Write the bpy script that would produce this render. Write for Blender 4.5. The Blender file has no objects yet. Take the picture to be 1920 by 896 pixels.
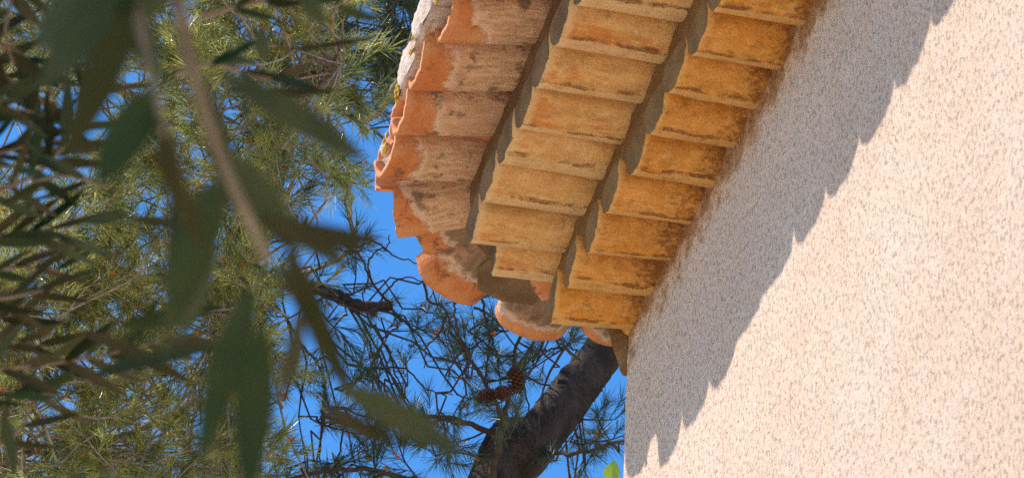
import bpy, math, random
import numpy as np
from mathutils import Vector, Matrix, noise

S = bpy.context.scene
COL = S.collection
R = math.radians

# ------------------------------------------------------------------ camera
# World: X points out of the sunlit wall, Y runs along it towards the camera, Z up.
# The wall's outer corner is the vertical line x = y = 0; ZH is the height of the eave.
ZH = 5.87
FPX = 5600.0
def _n(v):
    v = np.array(v, float)
    return v / np.linalg.norm(v)
_Y = _n([2060, 4200, FPX])
_Z = _n([450.0, (FPX * FPX - 2060 * 450) / 4200, -FPX])
_X = np.cross(_Y, _Z)
ROT = np.array([_X, _Y, _Z])                 # world axes expressed in camera axes
def ray(px, py):
    return ROT @ _n([px - 960, 448 - py, -FPX])
CAM = -ray(1175, 640) * 7.3 + np.array([0, 0, ZH])
def at(px, py, d):
    return Vector(CAM + ray(px, py) * d)
def project(P):
    c = ROT.T @ (np.asarray(P) - CAM)
    if c[2] > -0.05:
        return None
    return 960 + FPX * c[0] / -c[2], 448 - FPX * c[1] / -c[2], -c[2]

cd = bpy.data.cameras.new('camera')
cam = bpy.data.objects.new('camera', cd)
COL.objects.link(cam)
M4 = Matrix([[ROT[i][0], ROT[i][1], ROT[i][2], CAM[i]] for i in range(3)] + [[0, 0, 0, 1]])
cam.matrix_world = M4
cd.sensor_width = 36
cd.lens = FPX / 1920 * 36
cd.clip_start = 0.05
cd.clip_end = 2000
cd.dof.use_dof = True
cd.dof.focus_distance = 8.7
cd.dof.aperture_fstop = cd.lens / 1000 / 0.0078
cd.dof.aperture_blades = 0
S.camera = cam

# ------------------------------------------------------------------ light
SUN = Vector((0.62, -0.215, 0.77)).normalized()
W = bpy.data.worlds.new('World')
S.world = W
W.use_nodes = True
nt = W.node_tree
bg = nt.nodes['Background']
sky = nt.nodes.new('ShaderNodeTexSky')
sky.sky_type = 'NISHITA'
sky.sun_disc = False
sky.sun_elevation = math.asin(SUN.z)
sky.sun_rotation = math.atan2(SUN.x, SUN.y)
sky.altitude = 200
sky.air_density = 1.0
sky.dust_density = 0.0
sky.ozone_density = 4.0
hs = nt.nodes.new('ShaderNodeHueSaturation')
hs.inputs['Saturation'].default_value = 1.25
nt.links.new(sky.outputs[0], hs.inputs['Color'])
nt.links.new(hs.outputs[0], bg.inputs[0])
bg.inputs[1].default_value = 0.130
sl = bpy.data.lights.new('sun', 'SUN')
sl.energy = 3.2
sl.angle = R(0.53)
sl.color = (1.0, 0.94, 0.86)
so = bpy.data.objects.new('sun', sl)
COL.objects.link(so)
so.rotation_euler = SUN.to_track_quat('Z', 'Y').to_euler()
so.location = (6, -2, 16)
S.view_settings.view_transform = 'Standard'
S.view_settings.look = 'None'
S.view_settings.exposure = 1.02
S.view_settings.gamma = 1
S.cycles.use_denoising = False
S.cycles.denoiser = 'OPENIMAGEDENOISE'
S.cycles.max_bounces = 8
S.cycles.diffuse_bounces = 5
S.cycles.transparent_max_bounces = 8
S.cycles.sample_clamp_indirect = 4
S.cycles.use_adaptive_sampling = False

# ------------------------------------------------------------------ helpers
def tag(o, label=None, cat=None, group=None, kind=None):
    if label: o['label'] = label
    if cat: o['category'] = cat
    if group: o['group'] = group
    if kind: o['kind'] = kind
    return o

def empty(name, loc, parent=None):
    o = bpy.data.objects.new(name, None)
    COL.objects.link(o)
    o.location = loc
    o.empty_display_size = 0.2
    if parent: o.parent = parent
    return o

def mesh(name, verts, faces, mats, parent=None, uvs=None, mi=None, smooth=True, mw=None):
    me = bpy.data.meshes.new(name)
    me.from_pydata([tuple(v) for v in verts], [], faces)
    for m in (mats if isinstance(mats, (list, tuple)) else [mats]):
        me.materials.append(m)
    if uvs is not None:
        ul = me.uv_layers.new(name='UVMap')
        idx = np.empty(len(me.loops), np.int32)
        me.loops.foreach_get('vertex_index', idx)
        ul.data.foreach_set('uv', np.asarray(uvs, np.float32)[idx].ravel())
    if mi is not None:
        me.polygons.foreach_set('material_index', mi)
    if smooth:
        me.polygons.foreach_set('use_smooth', [True] * len(me.polygons))
    me.update()
    o = bpy.data.objects.new(name, me)
    COL.objects.link(o)
    if parent:
        o.parent = parent
        if mw is not None:
            o.matrix_local = Matrix.Translation(-Vector(ABS.get(parent.name, (0, 0, 0)))) @ mw
        else:
            o.location = -Vector(ABS.get(parent.name, (0, 0, 0)))
        ABS[o.name] = (0, 0, 0)
    elif mw is not None:
        o.matrix_world = mw
    return o
ABS = {}      # absolute position of each parent Empty

def root(name, loc, label, cat, group=None):
    o = empty(name, loc)
    ABS[o.name] = tuple(loc)
    return tag(o, label, cat, group)

def child_id(o):
    """children of a mesh part whose mesh is stored in world coordinates"""
    return o

class Geo:
    """collects geometry with numpy-friendly lists"""
    def __init__(s):
        s.v = []; s.f = []; s.uv = []; s.mi = []
    def tube(s, pts, rad, n=6, mi=0, bump=0.0, cap=True):
        pts = [Vector(p) for p in pts]
        b = len(s.v)
        N = len(pts)
        prev = None
        L = 0
        for i, p in enumerate(pts):
            t = (pts[min(i + 1, N - 1)] - pts[max(i - 1, 0)]).normalized()
            if prev is None:
                a = t.orthogonal().normalized()
            else:
                a = (prev - t * prev.dot(t)).normalized()
            prev = a
            c = t.cross(a)
            r = rad[i] if hasattr(rad, '__len__') else rad
            if i: L += (pts[i] - pts[i - 1]).length
            for k in range(n):
                an = 2 * math.pi * k / n
                rr = r
                if bump:
                    q = p + (a * math.cos(an) + c * math.sin(an)) * r
                    rr = r * (1 + bump * noise.noise(q * (1.2 / r)) + bump * .7 * noise.noise(q * (4 / r)))
                s.v.append(p + (a * math.cos(an) + c * math.sin(an)) * rr)
                s.uv.append((k / n, L))
        for i in range(N - 1):
            for k in range(n):
                k2 = (k + 1) % n
                s.f.append((b + i * n + k, b + i * n + k2, b + (i + 1) * n + k2, b + (i + 1) * n + k)); s.mi.append(mi)
        if cap:
            s.f.append(tuple(b + k for k in range(n))[::-1]); s.mi.append(mi)
            s.f.append(tuple(b + (N - 1) * n + k for k in range(n))); s.mi.append(mi)
    def build(s, name, mats, parent=None, smooth=True, **k):
        return mesh(name, s.v, s.f, mats, parent, uvs=s.uv if len(s.uv) == len(s.v) else None, mi=s.mi, smooth=smooth, **k)

def smooth_path(pts, sub=6, jit=0.0, rnd=None):
    """Catmull-Rom through the points"""
    P = [Vector(p) for p in pts]
    if len(P) < 2: return P
    out = []
    Q = [P[0] * 2 - P[1]] + P + [P[-1] * 2 - P[-2]]
    for i in range(1, len(Q) - 2):
        for k in range(sub):
            t = k / sub
            a, b, c, d = Q[i - 1], Q[i], Q[i + 1], Q[i + 2]
            p = .5 * ((2 * b) + (c - a) * t + (2 * a - 5 * b + 4 * c - d) * t * t + (3 * b - a - 3 * c + d) * t ** 3)
            if jit: p = p + Vector([rnd.uniform(-jit, jit) for _ in range(3)])
            out.append(p)
    out.append(P[-1])
    return out

# ------------------------------------------------------------------ materials
class NT:
    def __init__(s, name, rough=0.9, spec=0.25):
        s.m = bpy.data.materials.new(name)
        s.m.use_nodes = True
        s.t = s.m.node_tree
        s.b = s.t.nodes['Principled BSDF']
        s.b.inputs['Roughness'].default_value = rough
        s.b.inputs['Specular IOR Level'].default_value = spec
    def n(s, typ, **k):
        nd = s.t.nodes.new(typ)
        for a, v in k.items():
            setattr(nd, a, v)
        return nd
    def l(s, a, b):
        s.t.links.new(a, b)
    def val(s, sock, v):
        if hasattr(v, 'is_output') or hasattr(v, 'links'):
            s.l(v, sock)
        else:
            sock.default_value = v
    def coord(s, kind='Object', scale=(1, 1, 1), rand=True):
        tc = s.n('ShaderNodeTexCoord')
        mp = s.n('ShaderNodeMapping')
        s.l(tc.outputs[kind], mp.inputs[0])
        mp.inputs['Scale'].default_value = scale
        if rand:
            oi = s.n('ShaderNodeObjectInfo')
            mul = s.math('MULTIPLY', oi.outputs['Random'], 37.0)
            cb = s.n('ShaderNodeCombineXYZ')
            s.l(mul, cb.inputs[0]); s.l(mul, cb.inputs[1]); s.l(mul, cb.inputs[2])
            s.l(cb.outputs[0], mp.inputs['Location'])
        return mp.outputs[0]
    def math(s, op, a, b=0.0, c=None, clamp=False):
        m = s.n('ShaderNodeMath', operation=op, use_clamp=clamp)
        s.val(m.inputs[0], a); s.val(m.inputs[1], b)
        if c is not None: s.val(m.inputs[2], c)
        return m.outputs[0]
    def noise(s, vec, scale, detail=4, rough=0.55, dist=0.0):
        nd = s.n('ShaderNodeTexNoise')
        s.l(vec, nd.inputs['Vector'])
        nd.inputs['Scale'].default_value = scale
        nd.inputs['Detail'].default_value = detail
        nd.inputs['Roughness'].default_value = rough
        nd.inputs['Distortion'].default_value = dist
        return nd.outputs[0]
    def step(s, x, lo, hi):
        mr = s.n('ShaderNodeMapRange', interpolation_type='SMOOTHSTEP')
        s.val(mr.inputs[0], x)
        s.val(mr.inputs[1], lo); s.val(mr.inputs[2], hi)
        return mr.outputs[0]
    def mix(s, fac, a, b, mode='MIX'):
        m = s.n('ShaderNodeMix', data_type='RGBA', blend_type=mode)
        s.val(m.inputs[0], fac)
        for sock, v in ((m.inputs[6], a), (m.inputs[7], b)):
            if isinstance(v, tuple): sock.default_value = (*v, 1)
            else: s.l(v, sock)
        return m.outputs[2]
    def bump(s, h, strength=0.5, dist=0.005, base=None):
        b = s.n('ShaderNodeBump')
        s.l(h, b.inputs['Height'])
        b.inputs['Strength'].default_value = strength
        b.inputs['Distance'].default_value = dist
        if base is not None: s.l(base, b.inputs['Normal'])
        return b.outputs[0]
    def done(s, col, normal=None):
        if isinstance(col, tuple): s.b.inputs['Base Color'].default_value = (*col, 1)
        else: s.l(col, s.b.inputs['Base Color'])
        if normal is not None: s.l(normal, s.b.inputs['Normal'])
        return s.m

def uvsep(m):
    tc = m.n('ShaderNodeTexCoord')
    sp = m.n('ShaderNodeSeparateXYZ')
    m.l(tc.outputs['UV'], sp.inputs[0])
    return sp.outputs[0], sp.outputs[1]

TERRA = (0.57, 0.185, 0.055)
def mat_roof_tile(name, mortar, mortar2, edge=0.5, slant=.34, clay=TERRA, clay2=(0.64, 0.28, 0.115)):
    """terracotta gutter tile: clean clay at its outer end, old mortar smeared over the rest"""
    m = NT(name, 0.85, 0.2)
    u, v = uvsep(m)
    c = m.coord()
    cs = m.coord(scale=(0.35, 1.6, 1.6))
    n1 = m.noise(c, 9, 5); n2 = m.noise(c, 34, 5, .65); n3 = m.noise(cs, 60, 5, .7); n4 = m.noise(c, 130, 3, .7)
    clayc = m.mix(m.step(n1, .38, .66), clay, clay2)
    clayc = m.mix(m.math('MULTIPLY', m.step(n2, .55, .75), .5), clayc, (0.42, 0.12, 0.04))
    mort = m.mix(m.step(n3, .35, .68), mortar, mortar2)
    mort = m.mix(m.math('MULTIPLY', m.step(n1, .52, .62), .45), mort, (0.62, 0.30, 0.19))
    mort = m.mix(m.math('MULTIPLY', m.step(m.noise(cs, 28, 5, .7), .57, .68), .6), mort, (0.17, 0.115, 0.07))
    # boundary in u, slanting with v, ragged by noise
    e = m.math('ADD', u, m.math('MULTIPLY', m.math('SUBTRACT', n1, .5), .34))
    e = m.math('ADD', e, m.math('MULTIPLY', m.math('SUBTRACT', n2, .5), .20))
    e = m.math('ADD', e, m.math('MULTIPLY', v, slant))
    k = m.step(e, edge - .02, edge + .03)
    rim = m.math('MULTIPLY', m.step(e, edge - .08, edge - .02), m.math('SUBTRACT', 1.0, k))
    col = m.mix(k, mort, clayc)
    col = m.mix(m.math('MULTIPLY', rim, .75), col, (0.74, 0.50, 0.34))
    # light scuffs and dark pits
    col = m.mix(m.math('MULTIPLY', m.step(n3, .60, .74), .55), col, (0.72, 0.50, 0.33))
    blot = m.math('MULTIPLY', m.step(m.noise(c, 17, 7, .75), .52, .64), m.step(n2, .42, .58))
    col = m.mix(m.math('MULTIPLY', blot, .75), col, (0.14, 0.085, 0.05))
    col = m.mix(m.math('MULTIPLY', m.step(n4, .66, .74), .8), col, (0.13, 0.07, 0.04))
    # the long edge is paler
    h = m.math('ADD', m.math('MULTIPLY', n3, .6), m.math('MULTIPLY', n4, .4))
    h = m.math('ADD', h, m.math('MULTIPLY', k, -.25))
    return m.done(col, m.bump(h, .9, .008))

def mat_course_tile(name, base, base2, fresh, dark, dark_u, strip, fresh_amt):
    """tile of a corbelled course: lime smeared, scraped to clay in places, a pale band and a crack at its edge"""
    m = NT(name, 0.88, 0.18)
    u, v = uvsep(m)
    c = m.coord(); cs = m.coord(scale=(0.3, 1.3, 1.3))
    n1 = m.noise(c, 8, 5); n2 = m.noise(c, 30, 6, .7); n3 = m.noise(cs, 55, 6, .72); n4 = m.noise(c, 150, 3, .7)
    n5 = m.noise(c, 70, 5, .75)
    col = m.mix(m.step(n1, .35, .65), base, base2)
    col = m.mix(m.math('MULTIPLY', m.step(m.noise(cs, 22, 7, .72), .46, .62), .45), col, tuple(x * .62 for x in base))
    col = m.mix(m.math('MULTIPLY', m.step(n2, .48, .68), .5), col, tuple(min(.85, x * 1.25 + .03) for x in base2))
    # clay scraped bare, mostly low on the outer end
    f = m.math('ADD', m.math('MULTIPLY', n1, 1.0), m.math('MULTIPLY', m.math('SUBTRACT', n3, .5), .9))
    f = m.math('ADD', f, m.math('MULTIPLY', u, .42))
    f = m.math('ADD', f, m.math('MULTIPLY', m.step(v, .12, .46), .36))
    ro = m.n('ShaderNodeObjectInfo')
    f = m.math('ADD', f, m.math('MULTIPLY', m.math('SUBTRACT', m.math('FRACT', m.math('MULTIPLY', ro.outputs['Random'], 7.3)), .6), .22))
    kf = m.math('MULTIPLY', m.step(f, fresh_amt, fresh_amt + .22), .80)
    col = m.mix(kf, col, fresh)
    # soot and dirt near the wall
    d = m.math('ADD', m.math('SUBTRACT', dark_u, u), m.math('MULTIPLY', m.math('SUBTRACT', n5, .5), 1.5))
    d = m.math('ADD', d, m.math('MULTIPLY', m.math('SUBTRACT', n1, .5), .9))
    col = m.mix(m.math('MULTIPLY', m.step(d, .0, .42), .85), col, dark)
    # pale band on the tile's far edge: scraped clean, ground light painted in
    vv = m.math('ADD', v, m.math('MULTIPLY', m.math('SUBTRACT', n2, .5), .05))
    rs = m.n('ShaderNodeObjectInfo')
    vv = m.math('ADD', vv, m.math('MULTIPLY', m.math('SUBTRACT', rs.outputs['Random'], .5), .10))
    vv = m.math('ADD', vv, m.math('MULTIPLY', m.math('SUBTRACT', n1, .5), .10))
    band = m.step(vv, .535, .55)
    col = m.mix(m.math('MULTIPLY', band, .85), col, m.mix(m.step(n3, .4, .7), strip, tuple(x * .8 for x in strip)))
    crack = m.math('MULTIPLY', m.step(vv, .508, .53), m.math('SUBTRACT', 1.0, m.step(vv, .533, .55)))
    crack = m.math('MULTIPLY', crack, m.step(m.noise(c, 20, 4), .44, .60))
    col = m.mix(m.math('MULTIPLY', crack, .62), col, (0.20, 0.075, 0.03))
    # specks
    col = m.mix(m.math('MULTIPLY', m.step(n4, .63, .72), .75), col, (0.16, 0.08, 0.035))
    col = m.mix(m.math('MULTIPLY', m.step(m.noise(c, 110, 4, .7), .62, .72), .5), col, tuple(min(.9, x * 1.4 + .05) for x in base2))
    # outer end smeared over with smooth mortar
    en = m.step(m.math('ADD', u, m.math('MULTIPLY', m.math('SUBTRACT', n2, .5), .08)), .93, .985)
    col = m.mix(m.math('MULTIPLY', en, .8), col, strip)
    h = m.math('ADD', m.math('MULTIPLY', n3, .55), m.math('MULTIPLY', n4, .35))
    h = m.math('ADD', h, m.math('MULTIPLY', kf, -.25))
    h = m.math('ADD', h, m.math('MULTIPLY', crack, -1.2))
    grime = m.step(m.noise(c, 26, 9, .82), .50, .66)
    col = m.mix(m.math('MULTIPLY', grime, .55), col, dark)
    col = m.mix(m.math('MULTIPLY', m.step(m.noise(cs, 90, 5, .7), .56, .70), .45), col, tuple(min(.85, x * 1.25 + .03) for x in strip))
    return m.done(col, m.bump(h, .9, .008))

def mat_simple(name, a, b, scale=12, bs=.4, bd=.004, fine=120, rough=.9, speck=None, stretch=(1, 1, 1)):
    m = NT(name, rough, .2)
    c = m.coord(scale=stretch)
    n1 = m.noise(c, scale, 6, .62); n2 = m.noise(c, fine, 4, .65)
    col = m.mix(m.step(n1, .35, .65), a, b)
    if speck: col = m.mix(m.math('MULTIPLY', m.step(n2, .6, .7), .7), col, speck)
    return m.done(col, m.bump(m.math('ADD', m.math('MULTIPLY', n1, .6), n2), bs, bd))

def mat_stucco():
    m = NT('scraped_stucco', .92, .12)
    c = m.coord(rand=False)
    cv = m.coord(scale=(1, 1.0, .60), rand=False)
    cw = m.coord(scale=(1, 1.0, .12), rand=False)
    big = m.noise(c, 2.2, 5, .6)
    mid = m.noise(c, 14, 4, .6)
    grain = m.noise(cv, 165, 6, .72, .1)
    fine = m.noise(cv, 260, 3, .6)
    pits = m.noise(cv, 115, 5, .7, .0)
    streak = m.noise(cw, 60, 4, .6)
    base = m.mix(m.step(big, .35, .68), (0.760, 0.548, 0.400), (0.805, 0.598, 0.450))
    base = m.mix(m.math('MULTIPLY', m.step(mid, .4, .7), .35), base, (0.85, 0.67, 0.56))
    patch = m.step(m.noise(m.coord(scale=(1, 1, .45), rand=False), 11, 5, .65), .42, .62)
    pit = m.step(pits, .54, .66)
    base = m.mix(m.math('MULTIPLY', m.step(grain, .50, .36), .14), base, (0.60, 0.42, 0.32))
    base = m.mix(m.math('MULTIPLY', m.step(m.noise(c, 5, 7, .7, .5), .50, .66), .30), base, (0.72, 0.53, 0.41))
    base = m.mix(m.math('MULTIPLY', pit, m.math('ADD', .05, m.math('MULTIPLY', patch, .22))), base, (0.52, 0.36, 0.22))
    base = m.mix(m.math('MULTIPLY', m.step(grain, .58, .74), .28), base, (0.86, 0.70, 0.59))
    base = m.mix(m.math('MULTIPLY', m.step(streak, .56, .72), .26), base, (0.62, 0.45, 0.34))
    # dirt washed down the wall under the eave: brown, in patches and dots, gone 0.5 m below
    tc = m.n('ShaderNodeTexCoord'); sp = m.n('ShaderNodeSeparateXYZ'); m.l(tc.outputs['Object'], sp.inputs[0])
    below = m.math('SUBTRACT', ZH, sp.outputs[2])
    near = m.math('SUBTRACT', 1.0, m.step(below, -.02, .17))
    dn = m.noise(c, 16, 6, .68)
    band = m.step(m.math('ADD', m.math('MULTIPLY', near, .62), m.math('MULTIPLY', m.math('SUBTRACT', dn, .5), 2.2)), .22, .70)
    base = m.mix(m.math('MULTIPLY', band, .85), base, (0.42, 0.215, 0.09))
    far = m.math('SUBTRACT', 1.0, m.step(below, .1, .62))
    dots = m.math('MULTIPLY', m.step(m.noise(cv, 70, 4, .7), .60, .70), m.step(m.math('ADD', far, m.math('MULTIPLY', m.math('SUBTRACT', big, .5), 1.5)), .2, .8))
    base = m.mix(m.math('MULTIPLY', dots, .75), base, (0.25, 0.14, 0.08))
    h = m.math('ADD', m.math('MULTIPLY', grain, 1.0), m.math('MULTIPLY', fine, .3))
    h = m.math('ADD', h, m.math('MULTIPLY', pit, -.6))
    h = m.math('ADD', h, m.math('MULTIPLY', mid, .5))
    return m.done(base, m.bump(h, 1.0, .0072))

M = {}
M['roof'] = mat_roof_tile('weathered_clay', (0.54, 0.30, 0.155), (0.74, 0.48, 0.28), .90)
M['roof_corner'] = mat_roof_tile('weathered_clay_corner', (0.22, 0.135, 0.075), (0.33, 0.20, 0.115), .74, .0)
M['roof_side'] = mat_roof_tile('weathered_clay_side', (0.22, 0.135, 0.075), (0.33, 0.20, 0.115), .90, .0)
M['mid'] = mat_course_tile('lime_smeared_clay', (0.70, 0.365, 0.120), (0.76, 0.44, 0.175), (0.60, 0.20, 0.04), (0.32, 0.15, 0.055), .05, (0.71, 0.45, 0.21), 1.10)
M['low'] = mat_course_tile('ochre_smeared_clay', (0.66, 0.27, 0.045), (0.74, 0.35, 0.09), (0.50, 0.17, 0.02), (0.20, 0.075, 0.02), .40, (0.68, 0.37, 0.12), 1.24)
M['mortar'] = mat_simple('old_mortar', (0.17, 0.098, 0.048), (0.25, 0.15, 0.078), 14, .9, .009, speck=(0.30, 0.18, 0.10))  # mortar darkened to carry the shade on the course fronts
M['mortar_warm'] = mat_simple('ochre_mortar', (0.20, 0.11, 0.045), (0.27, 0.155, 0.065), 14, .9, .009, speck=(0.30, 0.16, 0.07))  # ochre mortar with the shade of the lowest fronts put in
M['mortar_pale'] = mat_simple('pale_mortar', (0.60, 0.42, 0.32), (0.74, 0.60, 0.50), 30, .9, .01, speck=(0.45, 0.24, 0.13))
M['clay'] = mat_simple('raw_clay', (0.60, 0.22, 0.09), (0.66, 0.28, 0.13), 14, .25, .003, speck=(0.5, 0.16, 0.06))
M['lichen'] = mat_simple('yellow_lichen', (0.62, 0.34, 0.02), (0.75, 0.52, 0.06), 60, .9, .008, speck=(0.5, 0.42, 0.3))
M['stucco'] = mat_stucco()
M['ground'] = mat_simple('dry_sandy_soil', (0.26, 0.20, 0.12), (0.34, 0.27, 0.17), .8, .3, .02, 40)
M['paving'] = mat_simple('limestone_paving', (0.74, 0.62, 0.47), (0.80, 0.69, 0.55), 1.5, .3, .005, 40)
M['bark'] = mat_simple('pine_bark', (0.06, 0.044, 0.036), (0.12, 0.09, 0.075), 16, 1.0, .06, 50, stretch=(1, 1, .45))
M['twig'] = mat_simple('pine_twig', (0.24, 0.18, 0.13), (0.42, 0.34, 0.26), 30, .4, .004)
M['twig_dark'] = mat_simple('dead_twig', (0.05, 0.038, 0.03), (0.09, 0.07, 0.055), 30, .4, .004)  # shaded copy of the twig colour, for inner and lower twigs
M['cone'] = mat_simple('cone_scale', (0.075, 0.035, 0.020), (0.14, 0.065, 0.036), 40, .4, .003)
M['pollen'] = mat_simple('pollen_cone', (0.50, 0.12, 0.03), (0.58, 0.20, 0.06), 60, .4, .002)
M['olive_bark'] = mat_simple('olive_bark', (0.18, 0.145, 0.095), (0.27, 0.22, 0.15), 20, .6, .01)

def mat_leaf(name, top, top2, under, under2, rough=.45, trans=.25, tcol=None, scale=9, spec=.4):
    m = NT(name, rough, spec)
    c = m.coord(rand=False)
    n1 = m.noise(c, scale, 4, .6)
    t = m.mix(m.step(n1, .35, .65), top, top2)
    u = m.mix(m.step(n1, .35, .65), under, under2)
    g = m.n('ShaderNodeNewGeometry')
    col = m.mix(g.outputs['Backfacing'], t, u)
    m.done(col)
    tr = m.n('ShaderNodeBsdfTranslucent')
    if tcol: tr.inputs[0].default_value = (*tcol, 1)
    else: m.l(col, tr.inputs[0])
    mx = m.n('ShaderNodeMixShader'); mx.inputs[0].default_value = trans
    m.l(m.b.outputs[0], mx.inputs[1]); m.l(tr.outputs[0], mx.inputs[2])
    m.l(mx.outputs[0], m.t.nodes['Material Output'].inputs[0])
    return m.m
M['needle'] = mat_leaf('pine_needles', (0.11, 0.14, 0.02), (0.64, 0.60, 0.17), (0.11, 0.14, 0.02), (0.64, 0.60, 0.17), .3, .62, scale=14, spec=.7)  # sun highlights and gaps of shade painted into the needle colour
M['needle_dark'] = mat_leaf('pine_needles_deep_green', (0.05, 0.075, 0.022), (0.085, 0.115, 0.03), (0.05, 0.075, 0.022), (0.085, 0.115, 0.03), .45, .2, scale=2.5)  # shaded copy of the needle colour, for inner and lower foliage
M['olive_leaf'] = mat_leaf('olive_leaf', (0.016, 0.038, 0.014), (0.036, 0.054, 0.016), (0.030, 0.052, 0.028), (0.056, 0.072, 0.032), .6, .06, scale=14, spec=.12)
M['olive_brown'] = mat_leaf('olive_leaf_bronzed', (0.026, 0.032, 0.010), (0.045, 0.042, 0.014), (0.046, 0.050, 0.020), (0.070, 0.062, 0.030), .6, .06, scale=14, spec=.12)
M['vine_leaf'] = mat_leaf('vine_leaf', (0.30, 0.50, 0.03), (0.36, 0.56, 0.05), (0.30, 0.46, 0.05), (0.34, 0.5, 0.06), .4, .45, scale=30)

# ------------------------------------------------------------------ ground
g = Geo()
NG = 24
ext = [-600, -300, -150, -80, -50, -35, -25, -18, -12, -8, -5, -3, 0, 3, 5, 8, 12, 18, 25, 35, 50, 80, 150, 300, 600]
vs = []; fs = []
for j, y in enumerate(ext):
    for i, x in enumerate(ext):
        vs.append((x, y, 0))
for j in range(len(ext) - 1):
    for i in range(len(ext) - 1):
        a = j * len(ext) + i
        fs.append((a, a + 1, a + 1 + len(ext), a + len(ext)))
o = mesh('ground', vs, fs, M['ground'])
tag(o, 'dry grassy soil around the house', 'ground', kind='structure')
# unseen pale strip by the walls, shaped to bounce sunlight under the eave
V = []; F = []
NX = [0.002 + .5 * i for i in range(14)]
NY = [-3.5 + .5 * i for i in range(34)]
for y in NY:
    for x in NX: V.append((x, y, .012))
for j in range(len(NY) - 1):
    for i in range(len(NX) - 1):
        a = j * len(NX) + i; F.append((a, a + 1, a + 1 + len(NX), a + len(NX)))
o = mesh('terrace', V, F, M['paving'])
tag(o, 'pale limestone terrace along the wall', 'terrace', kind='structure')

# ------------------------------------------------------------------ house
house = root('house', (0, 0, 0), 'cream stucco house corner with a clay tiled eave in three corbelled courses', 'house')

# the two visible walls: a finely divided skin with a slightly uneven corner
def wall_skin():
    ys = [0, .004, .012] + list(np.arange(.03, 3.4, .03)) + list(np.arange(3.6, 10.1, .4))
    zs = [0, 1, 2, 3, 3.8] + list(np.arange(4.3, ZH + .05, .03)) + [ZH + .3]
    xs = [-.012, -.03] + list(np.arange(-.1, -1.0, -.1)) + [-2, -4, -8]
    plan = [(x, 0) for x in xs[::-1]] + [(-.004, 0.0015), (-.0015, .004)] + [(0, y) for y in ys[2:]]
    v = []; f = []
    for z in zs:
        for (x, y) in plan:
            n = noise.noise(Vector((x * 9, y * 9, z * 9))) * .0028 + noise.noise(Vector((x * 40, y * 40, z * 30))) * .0016
            dx = n if x > -.02 else 0
            dy = -n if y < .02 else 0
            v.append((x + dx, y + dy, z))
    P = len(plan)
    for j in range(len(zs) - 1):
        for i in range(P - 1):
            a = j * P + i
            f.append((a, a + 1, a + 1 + P, a + P))
    # back faces close the block
    b = len(v)
    v += [(-8, 10, 0), (-8, 10, ZH + .3)]
    t = (len(zs) - 1) * P
    f.append((P - 1, b, b + 1, t + P - 1)); f.append((b, 0, t, b + 1))
    f.append(tuple(t + i for i in range(P)) + (b + 1,))
    return v, f
v, f = wall_skin()
wall = mesh('wall', v, f, M['stucco'], house)
tag(wall, kind=None)

rnd = random.Random(5)

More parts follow.
